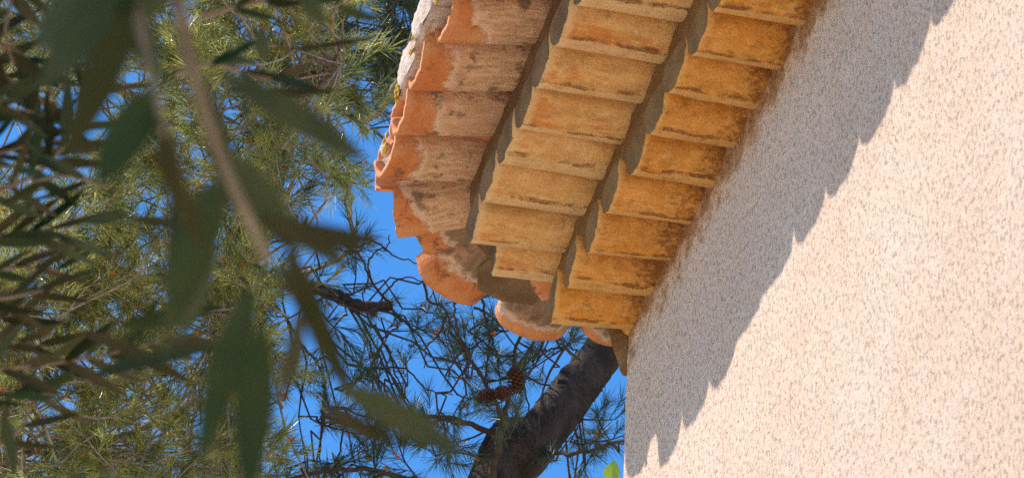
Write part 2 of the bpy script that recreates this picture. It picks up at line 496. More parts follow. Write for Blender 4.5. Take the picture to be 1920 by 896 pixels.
def tile_mesh(L, w0, w1, D, seed, fill=True, thick=.012, front_lean=0.0, nu=16, nv=26, ledge=0.0, wob=1.0):
    """convex-down tile, local x = along (0 inner .. L outer), y across, z up; lowest line at z=0"""
    V = []; F = []; U = []; MI = []
    sd = seed * 13.7
    lv = .51 + .03 * noise.noise(Vector((sd, 5, 5)))
    def cs(v, w, Dp, inset=0.0):
        ph = math.pi * v
        ex = 0.80
        c, s = math.cos(ph), math.sin(ph)
        y = math.copysign(abs(c) ** ex, c) * (w / 2 - inset)
        z = Dp - (abs(s) ** ex) * (Dp - inset)
        return y, z
    for i in range(nu + 1):
        u = i / nu
        w = w0 + (w1 - w0) * u
        for j in range(nv + 1):
            v_ = j / nv
            y, z = cs(v_, w, D)
            x = L * u
            q = Vector((x * 7 + sd, y * 7, z * 7))
            d = noise.noise(q) * .0050 * wob + noise.noise(q * 5) * .0020 * wob
            ed = (noise.noise(Vector((sd, y * 28, z * 28))) * .005 + noise.noise(Vector((sd, y * 110, z * 110))) * .003) * (1 if i == nu else 0)
            fl = front_lean * z if i == nu else 0
            if ledge and v_ > lv + .02 * noise.noise(Vector((x * 12, sd, 0))): z -= ledge * (1 - (v_ - lv) * .8)
            V.append((x + ed + fl, y * (1 + d * 8), z + d)); U.append((u, v_))
    n1 = nv + 1
    for i in range(nu):
        for j in range(nv):
            a = i * n1 + j
            F.append((a, a + 1, a + n1 + 1, a + n1)); MI.append(0)
    if fill:
        # front face of mortar, gently bulging, fanned to inner rings
        rings = 4
        prev = [nu * n1 + j for j in range(n1)]
        cx, cz = L, D * .98
        for r in range(1, rings + 1):
            t = r / rings
            cur = []
            for j in range(n1):
                x0, y0, z0 = V[nu * n1 + j]
                y = y0 * (1 - t); z = z0 + (cz - z0) * t
                x = L + (.004 * math.sin(t * math.pi / 2)) * (1) + noise.noise(Vector((sd + 3, y * 25, z * 25))) * .003
                V.append((x, y, z)); U.append((1, j / nv)); cur.append(len(V) - 1)
            for j in range(nv):
                F.append((prev[j], prev[j + 1], cur[j + 1], cur[j])); MI.append(1)
            prev = cur
        # closed top
        b = len(V)
        F.append(tuple([i * n1 for i in range(nu + 1)] + [i * n1 + nv for i in range(nu, -1, -1)])); MI.append(1)
        F.append(tuple(range(nv + 1))); MI.append(1)
    else:
        off = len(V)
        for i in range(nu + 1):
            u = i / nu
            w = w0 + (w1 - w0) * u
            for j in range(nv + 1):
                y, z = cs(j / nv, w, D, thick)
                xo = V[i * n1 + j][0]
                q = Vector((xo * 7 + sd, y * 7, z * 7)); d = noise.noise(q) * .0035 * wob
                V.append((xo, y * (1 + d * 8), z + d)); U.append((u, j / nv))
        for i in range(nu):
            for j in range(nv):
                a = off + i * n1 + j
                F.append((a, a + n1, a + n1 + 1, a + 1)); MI.append(2)
        for j in range(nv):
            a = nu * n1 + j; F.append((a, a + 1, off + a + 1, off + a)); MI.append(2)
            a = j; F.append((a + 1, a, off + a, off + a + 1)); MI.append(2)
        for i in range(nu):
            for j in (0, nv):
                a = i * n1 + j; F.append((a, off + a, off + a + n1, a + n1)); MI.append(2)
        # mortar plug set back inside the mouth
        pl = len(V)
        back = .035 + .02 * abs(noise.noise(Vector((sd, 1, 2))))
        for j in range(nv + 1):
            y, z = cs(j / nv, w1, D, thick * .8)
            x = L - back + noise.noise(Vector((sd, y * 30, z * 30))) * .012
            V.append((x, y, z)); U.append((1, 0))
        V.append((L - back, 0, D * .95)); U.append((1, 0))
        for j in range(nv):
            F.append((pl + j, pl + j + 1, pl + nv + 1)); MI.append(3)
    return V, F, U, MI

def frame(P0, P1, roll=0.0):
    """matrix taking local x to P0->P1"""
    P0, P1 = Vector(P0), Vector(P1)
    x = (P1 - P0).normalized()
    y = Vector((0, 0, 1)).cross(x).normalized()
    z = x.cross(y)
    m = Matrix((x, y, z)).transposed().to_4x4()
    m = m @ Matrix.Rotation(roll, 4, 'X')
    m.translation = P0
    return m

def put_tile(name, P0, P1, w0, w1, D, seed, mats, parent, fill=True, roll=0.0, **k):
    P0 = Vector(P0) + Vector((0, 0, ZH)); P1 = Vector(P1) + Vector((0, 0, ZH))
    V, F, U, MI = tile_mesh((P1 - P0).length, w0, w1, D, seed, fill, **k)
    return mesh(name, V, F, mats, parent, uvs=U, mi=MI, mw=frame(P0, P1, roll))

def slab(name, outline, z0, z1, mat, parent, seed=0, lean=0.0):
    """closed prism over a plan outline, edges divided so that the mortar runs unevenly"""
    pts = []
    n = len(outline)
    for i in range(n):
        a = Vector(outline[i]); b = Vector(outline[(i + 1) % n])
        L = (b - a).length
        k = max(1, int(L / .03)) if L < 4 and (a.x > -1.2 or b.x > -1.2) else 1
        for q in range(k):
            pts.append(a.lerp(b, q / k))
    V = []; F = []
    nz = 5
    N = len(pts)
    for r in range(nz + 1):
        t = r / nz
        for p in pts:
            d = noise.noise(Vector((p.x * 14 + seed, p.y * 14, t * 2))) * .005 if p.x > -.5 else 0
            V.append((p.x + d + lean * t, p.y - d * .5 - (lean * t if p.y < 0 else 0), ZH + z0 + (z1 - z0) * t + (noise.noise(Vector((p.x * 9, p.y * 9, seed))) * .004 if r in (0, nz) else 0)))
    for r in range(nz):
        for i in range(N):
            j = (i + 1) % N
            F.append((r * N + i, r * N + j, (r + 1) * N + j, (r + 1) * N + i))
    F.append(tuple(range(N))[::-1]); F.append(tuple(nz * N + i for i in range(N)))
    return mesh(name, V, F, mat, parent, smooth=False)

NT3 = 24
PIT = .1475
Z2, Z1 = .135, .262
# ---- lowest course
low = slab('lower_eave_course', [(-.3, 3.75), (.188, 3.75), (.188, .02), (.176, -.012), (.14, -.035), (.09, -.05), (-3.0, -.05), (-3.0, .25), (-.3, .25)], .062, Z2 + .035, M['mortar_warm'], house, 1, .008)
low['label'] = 'lowest corbelled course against the wall, ochre and darkened'
for j in range(NT3):
    Y = .062 + j * PIT + rnd.uniform(-.004, .004)
    fan_y = (.034, .027, .018, .008)[j] if j < 4 else 0
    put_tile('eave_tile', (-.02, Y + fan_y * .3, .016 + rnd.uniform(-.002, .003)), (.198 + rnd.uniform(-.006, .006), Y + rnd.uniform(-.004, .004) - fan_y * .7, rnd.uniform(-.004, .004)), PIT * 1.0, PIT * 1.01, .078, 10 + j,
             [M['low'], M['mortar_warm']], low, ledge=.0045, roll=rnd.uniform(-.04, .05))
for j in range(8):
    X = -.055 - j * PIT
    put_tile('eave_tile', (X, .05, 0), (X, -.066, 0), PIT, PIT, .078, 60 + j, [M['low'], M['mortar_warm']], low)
# broken mortar lump that closes the corner
g = Geo()
ring = []
for k in range(7):
    t = k / 6
    ring.append([(0.055 - .055 * t, -.018 - .03 * t), (0.0 - .01 * t, -.075 + .01 * t), (-.08, -.07), (-.08, .0), (0.0, .004)])
V = []; F = []
for k, rg in enumerate(ring):
    for (x, y) in rg:
        V.append((x + noise.noise(Vector((x * 40, k, 3))) * .004, y + noise.noise(Vector((y * 40, k, 7))) * .004, ZH + .07 - .125 * (k / 6)))
for k in range(6):
    for i in range(5):
        j = (i + 1) % 5
        F.append((k * 5 + i, (k + 1) * 5 + i, (k + 1) * 5 + j, k * 5 + j))
F.append(tuple(range(5))); F.append(tuple(30 + i for i in range(5))[::-1])
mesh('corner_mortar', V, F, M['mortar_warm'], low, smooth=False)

# ---- middle course
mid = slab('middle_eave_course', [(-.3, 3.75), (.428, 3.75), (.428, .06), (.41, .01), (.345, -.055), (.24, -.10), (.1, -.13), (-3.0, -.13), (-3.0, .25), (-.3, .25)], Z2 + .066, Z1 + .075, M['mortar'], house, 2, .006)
mid['label'] = 'middle corbelled course, beige with scraped orange patches'
for j in range(NT3 - 1):
    Y = .135 + j * PIT + rnd.uniform(-.004, .004)
    x1 = .438 + rnd.uniform(-.010, .008)
    if j == 0: P1 = (.43, Y - .018, Z2)
    else: P1 = (x1, Y + rnd.uniform(-.006, .006), Z2 + rnd.uniform(-.005, .005))
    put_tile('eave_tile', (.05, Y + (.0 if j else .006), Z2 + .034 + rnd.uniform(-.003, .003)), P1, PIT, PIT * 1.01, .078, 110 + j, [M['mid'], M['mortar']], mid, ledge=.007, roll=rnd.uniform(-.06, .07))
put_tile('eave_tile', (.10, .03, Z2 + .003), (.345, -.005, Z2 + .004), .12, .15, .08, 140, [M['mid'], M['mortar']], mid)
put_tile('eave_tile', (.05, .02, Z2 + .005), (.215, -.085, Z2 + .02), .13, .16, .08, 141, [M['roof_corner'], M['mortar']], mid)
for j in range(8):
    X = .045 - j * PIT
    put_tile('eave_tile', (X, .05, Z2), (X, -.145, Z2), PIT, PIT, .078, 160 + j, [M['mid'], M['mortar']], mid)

# ---- roof with its gutter and cover tiles
deck_v = [(.60, 3.7, .37), (.60, .10, .37), (.44, -.12, .37), (.26, -.26, .37), (.05, -.34, .37), (-3.0, -.34, .37), (-8, -.34, .37), (-8, 10, .37), (.60, 10, .37)]
V = [(x, y, ZH + z) for x, y, z in deck_v]
V += [(x, y, ZH + z + .035) for x, y, z in deck_v]
n = len(deck_v)
apex = len(V); V.append((-3.6, 4.0, ZH + 1.55)); V.append((-3.6, 6.0, ZH + 1.55))
F = [tuple(range(n))[::-1]] + [(i, (i + 1) % n, n + (i + 1) % n, n + i) for i in range(n)]
def rface(i):
    j = (i + 1) % n
    if i in (0,): return (n + i, n + j, apex, apex + 1)
    if i in (1, 2, 3, 4, 5): return (n + i, n + j, apex)
    if i == 6: return (n + i, n + j, apex + 1, apex)
    return (n + i, n + j, apex + 1)
F += [rface(i) for i in range(n)]
roof = mesh('roof', V, F, M['clay'], house, smooth=False)
roof['label'] = 'roof edge of projecting clay gutter tiles under cover tiles, lichen at the ends'
gm = [M['roof'], M['mortar'], M['clay'], M['mortar_pale']]
gmc = [M['roof_corner'], M['mortar'], M['clay'], M['mortar_pale']]
gms = [M['roof_side'], M['mortar'], M['clay'], M['mortar_pale']]
RP = .1755
# corner fan, then the straight run: (inner x,y), (outer x,y), z outer, widths
gut = []
gut.append(((.36, .10), (.660, .125), 0.0, .165, .170, gm, .0))          # straight run starts
for j in range(1, 21):
    xo = .672 + [0, -.003, .004, -.016, -.02][j] if j < 5 else .67 + rnd.uniform(-.015, .012)
    yj = .125 + RP * j
    gut.append(((.36, yj + rnd.uniform(-.004, .004)), (xo, yj + rnd.uniform(-.006, .006)), rnd.uniform(-.003, .003), .168, .178, gm, rnd.uniform(-.03, .03)))
k = 0
for (pi, po, dz, w0, w1, mm, rl) in gut:
    L = math.hypot(po[0] - pi[0], po[1] - pi[1])
    put_tile('gutter_tile', (pi[0], pi[1], Z1 + .080), (po[0], po[1], Z1 + dz), w0, w1, .082, 200 + k, mm, roof, fill=False, roll=rl, front_lean=-.16)
    k += 1
fan = [((.315, .005), (.580, -.095), .002, .15, .165, gm, .02),
       ((.28, -.02), (.490, -.185), .030, .12, .15, gmc, .0),
       ((.262, -.03), (.380, -.330), .0, .16, .212, gmc, .0),
       ((.135, -.10), (.128, -.43), .006, .18, .20, gms, .0),
       ((-.07, -.10), (-.075, -.385), .0, .17, .18, gms, .0)]
for j in range(1, 7):
    fan.append(((-.075 - RP * j, -.10), (-.075 - RP * j, -.38), .0, .17, .18, gmc, .0))
for (pi, po, dz, w0, w1, mm, rl) in fan:
    put_tile('gutter_tile', (pi[0], pi[1], Z1 + .05), (po[0], po[1], Z1 + dz), w0, w1, .082, 200 + k, mm, roof, fill=False, roll=rl, front_lean=-.16)
    k += 1

def cover(P0, P1, w0, w1, D, seed, broken=0.0, plug=True):
    """convex-up cover tile = the same tile turned over"""
    P0 = Vector(P0) + Vector((0, 0, ZH)); P1 = Vector(P1) + Vector((0, 0, ZH))
    V, F, U, MI = tile_mesh((P1 - P0).length, w0, w1, D, seed, plug)
    if not plug:
        keep = [i for i, m_ in enumerate(MI) if m_ != 3]
        F = [F[i] for i in keep]; MI = [MI[i] for i in keep]
    m = frame(P0, P1) @ Matrix.Translation((0, 0, D)) @ Matrix.Rotation(math.pi, 4, 'X')
    return mesh('cover_tile', V, F, [M['mortar_pale'] if plug else M['clay'], M['mortar_pale'], M['clay'], M['mortar_pale']], roof, uvs=U, mi=MI, mw=m)
cz = Z1 + .066
ccount = 0
for j in range(-1, 20):
    Y = .125 + RP * (j + .5) - .0
    if j == -1:
        cover((.3, .045, cz + .055), (.650, .035, cz + .0), .16, .165, .08, 300, plug=False)
        continue
    xo = {0: .656, 1: .684, 2: .694, 3: .69}.get(j, .655 + rnd.uniform(-.012, .012))
    cover((.3, Y, cz + .06), (xo, Y + rnd.uniform(-.006, .006), cz + .004), .155, .168, .082, 301 + j, plug=(j != 0))
for (p0, p1) in [(((.25, -.03), (.545, -.17))), (((.2, -.06), (.44, -.30))), (((.15, -.08), (.27, -.41))), ((.06, -.08), (.05, -.42)), ((-.12, -.08), (-.12, -.40)), ((-.30, -.08), (-.30, -.40)), ((-.475, -.08), (-.475, -.40))]:
    pass
for j, (p0, p1) in enumerate([((.06, -.08), (.055, -.40)), ((-.12, -.08), (-.12, -.38)), ((-.30, -.08), (-.30, -.38)), ((-.475, -.08), (-.475, -.38))]):
    cover((p0[0], p0[1], cz + .075), (p1[0], p1[1], cz + .03), .14, .15, .07, 330 + j)

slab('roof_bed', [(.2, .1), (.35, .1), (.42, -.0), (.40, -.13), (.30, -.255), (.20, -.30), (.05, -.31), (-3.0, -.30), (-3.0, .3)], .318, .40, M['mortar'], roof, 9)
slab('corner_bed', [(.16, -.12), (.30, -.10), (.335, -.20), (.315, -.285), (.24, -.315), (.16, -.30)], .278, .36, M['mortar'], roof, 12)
# lumps of pale mortar and lichen squeezed out at the tile mouths
def blob(name, c, r, mat, seed, parent, sc=(1, 1, 1)):
    V = []; F = []
    nu, nv = 14, 9
    for i in range(nv + 1):
        th = math.pi * i / nv
        for j in range(nu):
            ph = 2 * math.pi * j / nu
            d = Vector((math.sin(th) * math.cos(ph), math.sin(th) * math.sin(ph), math.cos(th)))
            q = 1 + .45 * noise.noise(d * 1.6 + Vector((seed * 3.1, 0, 0))) + .22 * noise.noise(d * 5 + Vector((seed, 4, 0)))
            V.append((c[0] + d.x * r * q * sc[0], c[1] + d.y * r * q * sc[1], ZH + c[2] + d.z * r * q * sc[2]))
    for i in range(nv):
        for j in range(nu):
            j2 = (j + 1) % nu
            F.append((i * nu + j, (i + 1) * nu + j, (i + 1) * nu + j2, i * nu + j2))
    return mesh(name, V, F, mat, parent)
def lichen(c, r, seed):
    q = random.Random(seed)
    for i in range(5):
        blob('lichen_patch', (c[0] + q.uniform(-.3, .5) * r, c[1] + q.uniform(-1, 1) * r, c[2] + q.uniform(-1.5, 1.5) * r), r * q.uniform(.3, .6), M['lichen'], seed * 7 + i, roof, (.6, 1.0, 1.2))
for j in range(1, 12):
    Y = .125 + RP * (j + .5)
    xo = {0: .656, 1: .684, 2: .694, 3: .69}.get(j, .655)
    # the filled mouth of the cover tile
    blob('mortar_lump', (xo - .012, Y - .01, cz + .030), .040, M['mortar_pale'], j, roof, (.55, 1.45, .95))
    lichen((xo + .004, Y - .060, cz + .008), .015, j + 40)
lichen((.668, .118, cz + .024), .017, 71)
blob('mortar_lump', (.664, .112, cz + .005), .016, M['mortar_pale'], 72, roof, (.8, .9, 1.3))
lichen((.600, -.035, Z1 + .055), .008, 73)

# ------------------------------------------------------------------ vine shoot beside the corner
vine = root('climbing_vine', (-.02, -.08, 0), 'thin vine with bright yellow green leaves climbing beside the wall corner', 'vine')
top = at(1150, 902, 7.33)
g = Geo()
path = smooth_path([(-.06, -.05, 0), (-.03, -.04, 1.5), (-.07, -.045, 3.0), (-.02, -.05, 4.3), tuple(top + Vector((-.03, .02, -.12))), tuple(top)], 6)
g.tube(path, [.012 * (1 - i / len(path)) + .002 for i in range(len(path))], 6)
g.build('stem', M['olive_bark'], vine)
def broad_leaf(base, direc, nrm, L, Wd, name, mat, parent):
    x = Vector(direc).normalized(); z = (Vector(nrm) - x * Vector(nrm).dot(x)).normalized(); y = z.cross(x)
    V = []; F = []
    nu, nv = 10, 8
    for i in range(nu + 1):
        t = i / nu
        w = Wd / 2 * (math.sin(math.pi * min(1, t * 1.0) ** .75) ** .8 if 0 < t < 1 else 0.02)
        for j in range(nv + 1):
            s = (j / nv) * 2 - 1
            p = Vector(base) + x * L * t + y * w * s + z * (abs(s) * w * .35 - t * t * L * .12)
            V.append(p)
    for i in range(nu):
        for j in range(nv):
            a = i * (nv + 1) + j
            F.append((a, a + 1, a + nv + 2, a + nv + 1))
    return mesh(name, V, F, mat, parent)
toCam = (Vector(CAM) - top).normalized()
upv = Vector(ROT @ np.array([0, 1, 0])); rtv = Vector(ROT @ np.array([1, 0, 0]))
broad_leaf(top, upv * .6 + rtv * .45 - rtv * .45, toCam * .9 + SUN * .6, .052, .05, 'leaf', M['vine_leaf'], vine)
for i in range(14):
    q = path[int(len(path) * (i + 3) / 19)]
    a = rnd.uniform(0, 6.28)
    broad_leaf(q, (math.cos(a) * .6, -.6 - abs(math.sin(a)) * .3, .2), (.5, -.6, .6), .06, .055, 'leaf', M['vine_leaf'], vine)

# ------------------------------------------------------------------ pines
class Needles:
    def __init__(s): s.P = []; s.D = []; s.Ln = []; s.W = []
    def shoot(s, base, tip, rg, n, ln, spread=.65, w=.0018):
        base = np.array(base); tip = np.array(tip)
        ax = tip - base; L = np.linalg.norm(ax); ax = ax / L
        t = rg.uniform(0.05, 1.0, n) ** .8
        P = base + ax * (t * L)[:, None]
        d = rg.normal(size=(n, 3)); d -= (d @ ax)[:, None] * ax; d /= np.linalg.norm(d, axis=1)[:, None]
        D = ax * rg.uniform(.5, 1.15, n)[:, None] + d * spread * rg.uniform(.4, 1.0, n)[:, None]
        D[:, 2] -= .12
        D /= np.linalg.norm(D, axis=1)[:, None]
        s.P.append(P); s.D.append(D); s.Ln.append(ln * rg.uniform(.65, 1.15, n)); s.W.append(np.full(n, w))
    def build(s, name, mat, parent, rg, clear=None):
        P = np.concatenate(s.P); D = np.concatenate(s.D); L = np.concatenate(s.Ln); Wd = np.concatenate(s.W)
        n = len(P)
        r = rg.normal(size=(n, 3)); side = np.cross(D, r); side /= np.linalg.norm(side, axis=1)[:, None]
        bend = np.cross(side, D) * (rg.uniform(-.14, .14, n) * L)[:, None]
        bend[:, 2] -= .05 * L
        V = np.empty((n, 5, 3))
        V[:, 0] = P - side * (Wd / 2)[:, None]; V[:, 1] = P + side * (Wd / 2)[:, None]
        mid_ = P + D * (L * .55)[:, None] + bend * .25
        V[:, 2] = mid_ + side * (Wd / 2)[:, None]; V[:, 3] = mid_ - side * (Wd / 2)[:, None]
        V[:, 4] = P + D * L[:, None] + bend
        me = bpy.data.meshes.new(name)
        me.vertices.add(n * 5); me.vertices.foreach_set('co', V.ravel())
        b = (np.arange(n) * 5)[:, None]
        quads = b + np.array([0, 1, 2, 3]); tris = b + np.array([3, 2, 4])
        loops = np.concatenate([quads, tris], axis=1).ravel()
        me.loops.add(len(loops)); me.loops.foreach_set('vertex_index', loops.astype(np.int32))
        st = (np.arange(n) * 7)[:, None] + np.array([0, 4]); tot = np.tile([4, 3], n)
        me.polygons.add(2 * n)
        me.polygons.foreach_set('loop_start', st.ravel().astype(np.int32))
        try: me.polygons.foreach_set('loop_total', tot.astype(np.int32))
        except Exception: pass
        me.materials.append(mat)
        me.update(calc_edges=True); me.validate()
        o = bpy.data.objects.new(name, me); COL.objects.link(o)
        o.parent = parent; o.location = -Vector(ABS[parent.name])
        return o

def rv(rg, s=1.0): return Vector(rg.normal(size=3)) * s

def cluster(nd, tw, base, direc, L, rg, shoots=8, nn=42, ln=.08, w=.0018, buds=None, r0=.004):
    """a twig with shoots along it, each a brush of needles"""
    direc = Vector(direc).normalized()
    pts = [Vector(base)]
    d = direc.copy()
    for i in range(4):
        d = (d + rv(rg, .16) + Vector((0, 0, .06))).normalized()
        pts.append(pts[-1] + d * L / 4)
    tw.tube(pts, [r0, r0 * .85, r0 * .7, r0 * .55, r0 * .4], 4, cap=False)
    for k in range(shoots):
        t = .25 + .75 * k / max(1, shoots - 1)
        i = min(3, int(t * 4)); p = pts[i].lerp(pts[i + 1], t * 4 - i)
        ax = (pts[i + 1] - pts[i]).normalized()
        sd = rv(rg); sd = (sd - ax * sd.dot(ax)).normalized()
        dd = (ax * rg.uniform(.5, 1.1) + sd * rg.uniform(.4, 1.0) * (0 if k == shoots - 1 else 1) + Vector((0, 0, .25))).normalized()
        l2 = rg.uniform(.05, .11)
        tip = p + dd * l2
        tw.tube([p, tip], [r0 * .5, r0 * .35], 3, cap=False)
        nd.shoot(p, tip, rg, nn, ln, w=w)
        if buds is not None and rg.random() < .11:
            for _ in range(3):
                buds.append(tip + rv(rg, .006))
    return pts[0]

def bud_mesh(buds, name, mat, parent):
    V = []; F = []
    for p in buds:
        b = len(V); r = .0055
        ring = 6
        V.append(p + Vector((0, 0, -r * 1.3)))
        for zz, rr in ((-.5, .9), (.5, .8)):
            for k in range(ring):
                a = 2 * math.pi * k / ring
                V.append(p + Vector((math.cos(a) * r * rr, math.sin(a) * r * rr, zz * r * 1.4)))
        V.append(p + Vector((0, 0, r * 1.7)))
        for k in range(ring):
            k2 = (k + 1) % ring
            F.append((b, b + 1 + k2, b + 1 + k)); F.append((b + 1 + k, b + 1 + k2, b + 1 + ring + k2, b + 1 + ring + k)); F.append((b + 1 + ring + k, b + 1 + ring + k2, b + 1 + 2 * ring))
    return tag(mesh(name, V, F, mat, parent), kind='stuff')

def limb(parent, pts, r0, r1, mat, name='branch', n=8, bump=.12, sub=5, jit=0.0, seed=1):
    rr = random.Random(seed)
    p = smooth_path(pts, sub, jit, rr)
    g = Geo()
    g.tube(p, [r0 + (r1 - r0) * (i / (len(p) - 1)) for i in range(len(p))], n, bump=bump)
    g.build(name, mat, parent)
    return p

def pixpath(L):
    return [at(*q) for q in L]

def grow(parent, limbs, centres, rg, mat_n, mat_t, up=.5, shoots=8, nn=42, ln=.08, w=.0018, Lr=(.22, .4), budp=True, out=(0, 0, 0), names=('crown', 'twigs')):
    nd = Needles(); tw = Geo(); buds = [] if budp else None
    allp = [q for l in limbs for q in l]
    arr = np.array([tuple(q) for q in allp])
    for c in centres:
        c = np.array(c)
        dist = np.linalg.norm(arr - c, axis=1)
        near = allp[int(np.argsort(dist)[int(rg.integers(0, 14))])]
        C = Vector(c)
        L = rg.uniform(*Lr)
        d = ((C - near).normalized() * .7 + rv(rg, .45) + Vector((0, 0, up)) + Vector(out)).normalized()
        base = C - d * L * .5
        if (base - near).length < 2.2:
            m1 = near.lerp(base, .4) + rv(rg, .03) + Vector((0, 0, .04)); m2 = near.lerp(base, .75) + rv(rg, .02)
            ll = (base - near).length
            tw.tube([near, m1, m2, base], [.003 + .003 * ll, .003 + .002 * ll, .004, .004], 5, cap=False)
        cluster(nd, tw, base, d, L, rg, shoots, nn, ln, w, buds)
    nd.build(names[0], mat_n, parent, rg)
    t = tw.build(names[1], mat_t, parent); tag(t, kind='stuff')
    if buds: bud_mesh(buds, 'pollen_cones', M['pollen'], parent)

# --- sunlit pine on the left
tb = at(575, 900, 12.2)
pineB = root('pine_tree', (tb.x + .5, tb.y, 0), 'sunlit yellow green pine filling the left side behind the olive branches', 'pine tree')
rg = np.random.default_rng(11)
trunk = [Vector((tb.x + .5, tb.y, 0)), Vector((tb.x + .3, tb.y, 2)), Vector((tb.x + .1, tb.y, 4.5)), at(420, 900, 12.2), at(430, 620, 12.4), at(490, 330, 12.6), at(600, 90, 12.8), at(720, -200, 13), at(760, -700, 13.2)]
limbs = [limb(pineB, trunk, .12, .035, M['bark'], 'trunk', 12, .1)]
for i, (pl, r) in enumerate([
    ([(430, 620, 12.4), (390, 560, 11.8), (300, 520, 11.2), (100, 560, 10.7), (-120, 620, 10.4)], .03),
    ([(490, 330, 12.6), (430, 300, 11.9), (300, 210, 11.2), (100, 110, 10.8), (-120, 40, 10.6)], .032),
    ([(424, 760, 12.3), (360, 760, 11.6), (220, 820, 10.9), (0, 860, 10.5), (-150, 900, 10.3)], .028),
    ([(600, 90, 12.8), (520, -20, 12), (380, -90, 11.2), (160, -160, 10.7), (-60, -220, 10.5)], .032),
    ([(520, 260, 12.6), (545, 150, 11.6), (500, 40, 10.9), (480, -80, 10.6)], .016),
    ([(436, 560, 12.4), (640, 480, 11.7), (660, 400, 11.2), (650, 330, 10.9)], .014),
    ([(430, 600, 12.4), (500, 500, 11.4), (470, 520, 10.8), (420, 600, 10.4)], .012),
    ([(480, 300, 11.9), (500, 250, 11.0), (560, 200, 10.5), (640, 120, 10.3)], .009),
    ([(600, 90, 12.8), (650, 210, 12.6), (700, 218, 12.4), (742, 165, 12.2), (775, 60, 12.0)], .028),
    ([(740, -200, 13), (640, -330, 12.2), (400, -420, 11.4), (150, -480, 11)], .03),
    ([(740, -200, 13), (900, -360, 12.4), (1150, -460, 12.0), (1400, -520, 11.8)], .03)]):
    limbs.append(limb(pineB, pixpath(pl), r, r * .35, M['twig'], 'branch', 7, .12, seed=i, jit=.008))
cs = []
holes = [(730, 235, 38, 34), (205, 215, 60, 62), (60, 265, 78, 60), (372, 285, 38, 38), (480, 285, 30, 28), (85, 30, 40, 25), (590, 395, 40, 26), (560, 440, 30, 26), (330, 640, 26, 30), (380, 770, 30, 34), (300, 740, 24, 24)]
def in_hole(px, py, g=1.0):
    for (x, y, a, b) in holes:
        if ((px - x) / (a * g)) ** 2 + ((py - y) / (b * g)) ** 2 < 1: return True
    return False
tries = 0
while len(cs) < 470 and tries < 20000:
    tries += 1
    px = rg.uniform(-120, 690); py = rg.uniform(-120, 1060)
    edge = 655 - 20 * math.sin(py / 60) - (110 if py > 380 else 0) - (40 if py > 600 else 0)
    if px > edge: continue
    if in_hole(px, py, 1.55): continue
    cs.append(at(px, py, rg.uniform(9.7, 11.0)))
grow(pineB, limbs, cs, rg, M['needle'], M['twig'], up=.35, shoots=9, nn=28, ln=.088, w=.0021)
# the dense shaded inner crown of the same tree, top centre
rg = np.random.default_rng(12)
cs = []
for _ in range(95):
    px = rg.normal(720, 70); py = rg.uniform(-420, 225)
    if px < 600 or in_hole(px, py, 1.3): continue
    cs.append(at(px, py, rg.uniform(12.4, 14)))
for _ in range(35):  # unseen clusters above the frame, added to shade the inner crown
    cs.append(at(rg.uniform(500, 660), rg.uniform(-380, -90), rg.uniform(12.8, 14.5)))
for _ in range(90):
    cs.append(at(rg.uniform(700, 1500), rg.uniform(-800, -260), rg.uniform(11, 13.2)))
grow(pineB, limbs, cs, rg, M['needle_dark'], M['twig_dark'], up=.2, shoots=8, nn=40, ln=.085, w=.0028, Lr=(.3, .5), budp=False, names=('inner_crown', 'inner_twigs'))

# --- pine with the leaning trunk, right of it
ta = at(905, 960, 10.6)
pineA = root('pine_tree', (ta.x + .9, ta.y - .2, 0), 'shaded pine with a thick leaning trunk and brown cones below the eave corner', 'pine tree')
rg = np.random.default_rng(21)
trA = [Vector((ta.x + .9, ta.y - .2, 0)), Vector((ta.x + .85, ta.y - .15, 2.2)), Vector((ta.x + .55, ta.y - .1, 4.4)), at(912, 945, 10.6), at(980, 857, 10.7), at(1033, 789, 10.8), at(1084, 722, 10.9), at(1136, 655, 11.0), at(1222, 543, 11.2), at(1330, 380, 11.5), at(1400, 100, 11.8), at(1440, -300, 12)]
limbsA = [limb(pineA, trA, .106, .06, M['bark'], 'trunk', 22, .10, sub=16)]
for i, (pl, r0, r1, mt) in enumerate([
    ([(905, 960, 10.5), (930, 860, 10.4), (945, 780, 10.3), (962, 720, 10.3), (968, 650, 10.2), (1000, 600, 10.1)], .016, .004, 'twig_dark'),
    ([(1000, 830, 10.8), (900, 800, 10.6), (800, 780, 10.5), (700, 800, 10.4), (600, 780, 10.4)], .012, .005, 'twig_dark'),
    ([(945, 790, 10.3), (900, 700, 10.2), (860, 620, 10.1), (852, 560, 10.1)], .008, .003, 'twig_dark'),
    ([(470, 520, 11.3), (560, 535, 11.2), (620, 548, 11.1), (672, 572, 11.0), (736, 573, 11.0)], .030, .018, 'bark'),
    ([(1000, 840, 10.7), (1080, 850, 10.5), (1150, 830, 10.4), (1230, 820, 10.4)], .009, .004, 'twig_dark'),
    ([(905, 960, 10.5), (780, 900, 10.4), (660, 880, 10.3), (520, 900, 10.3)], .014, .006, 'twig_dark'),
    ([(1330, 380, 11.5), (1200, 200, 11.2), (1000, -200, 11), (800, -420, 10.9)], .03, .012, 'bark'),
    ]):
    limbsA.append(limb(pineA, pixpath(pl), r0, r1, M[mt], 'branch', 8, .15, sub=6, jit=.006, seed=30 + i))
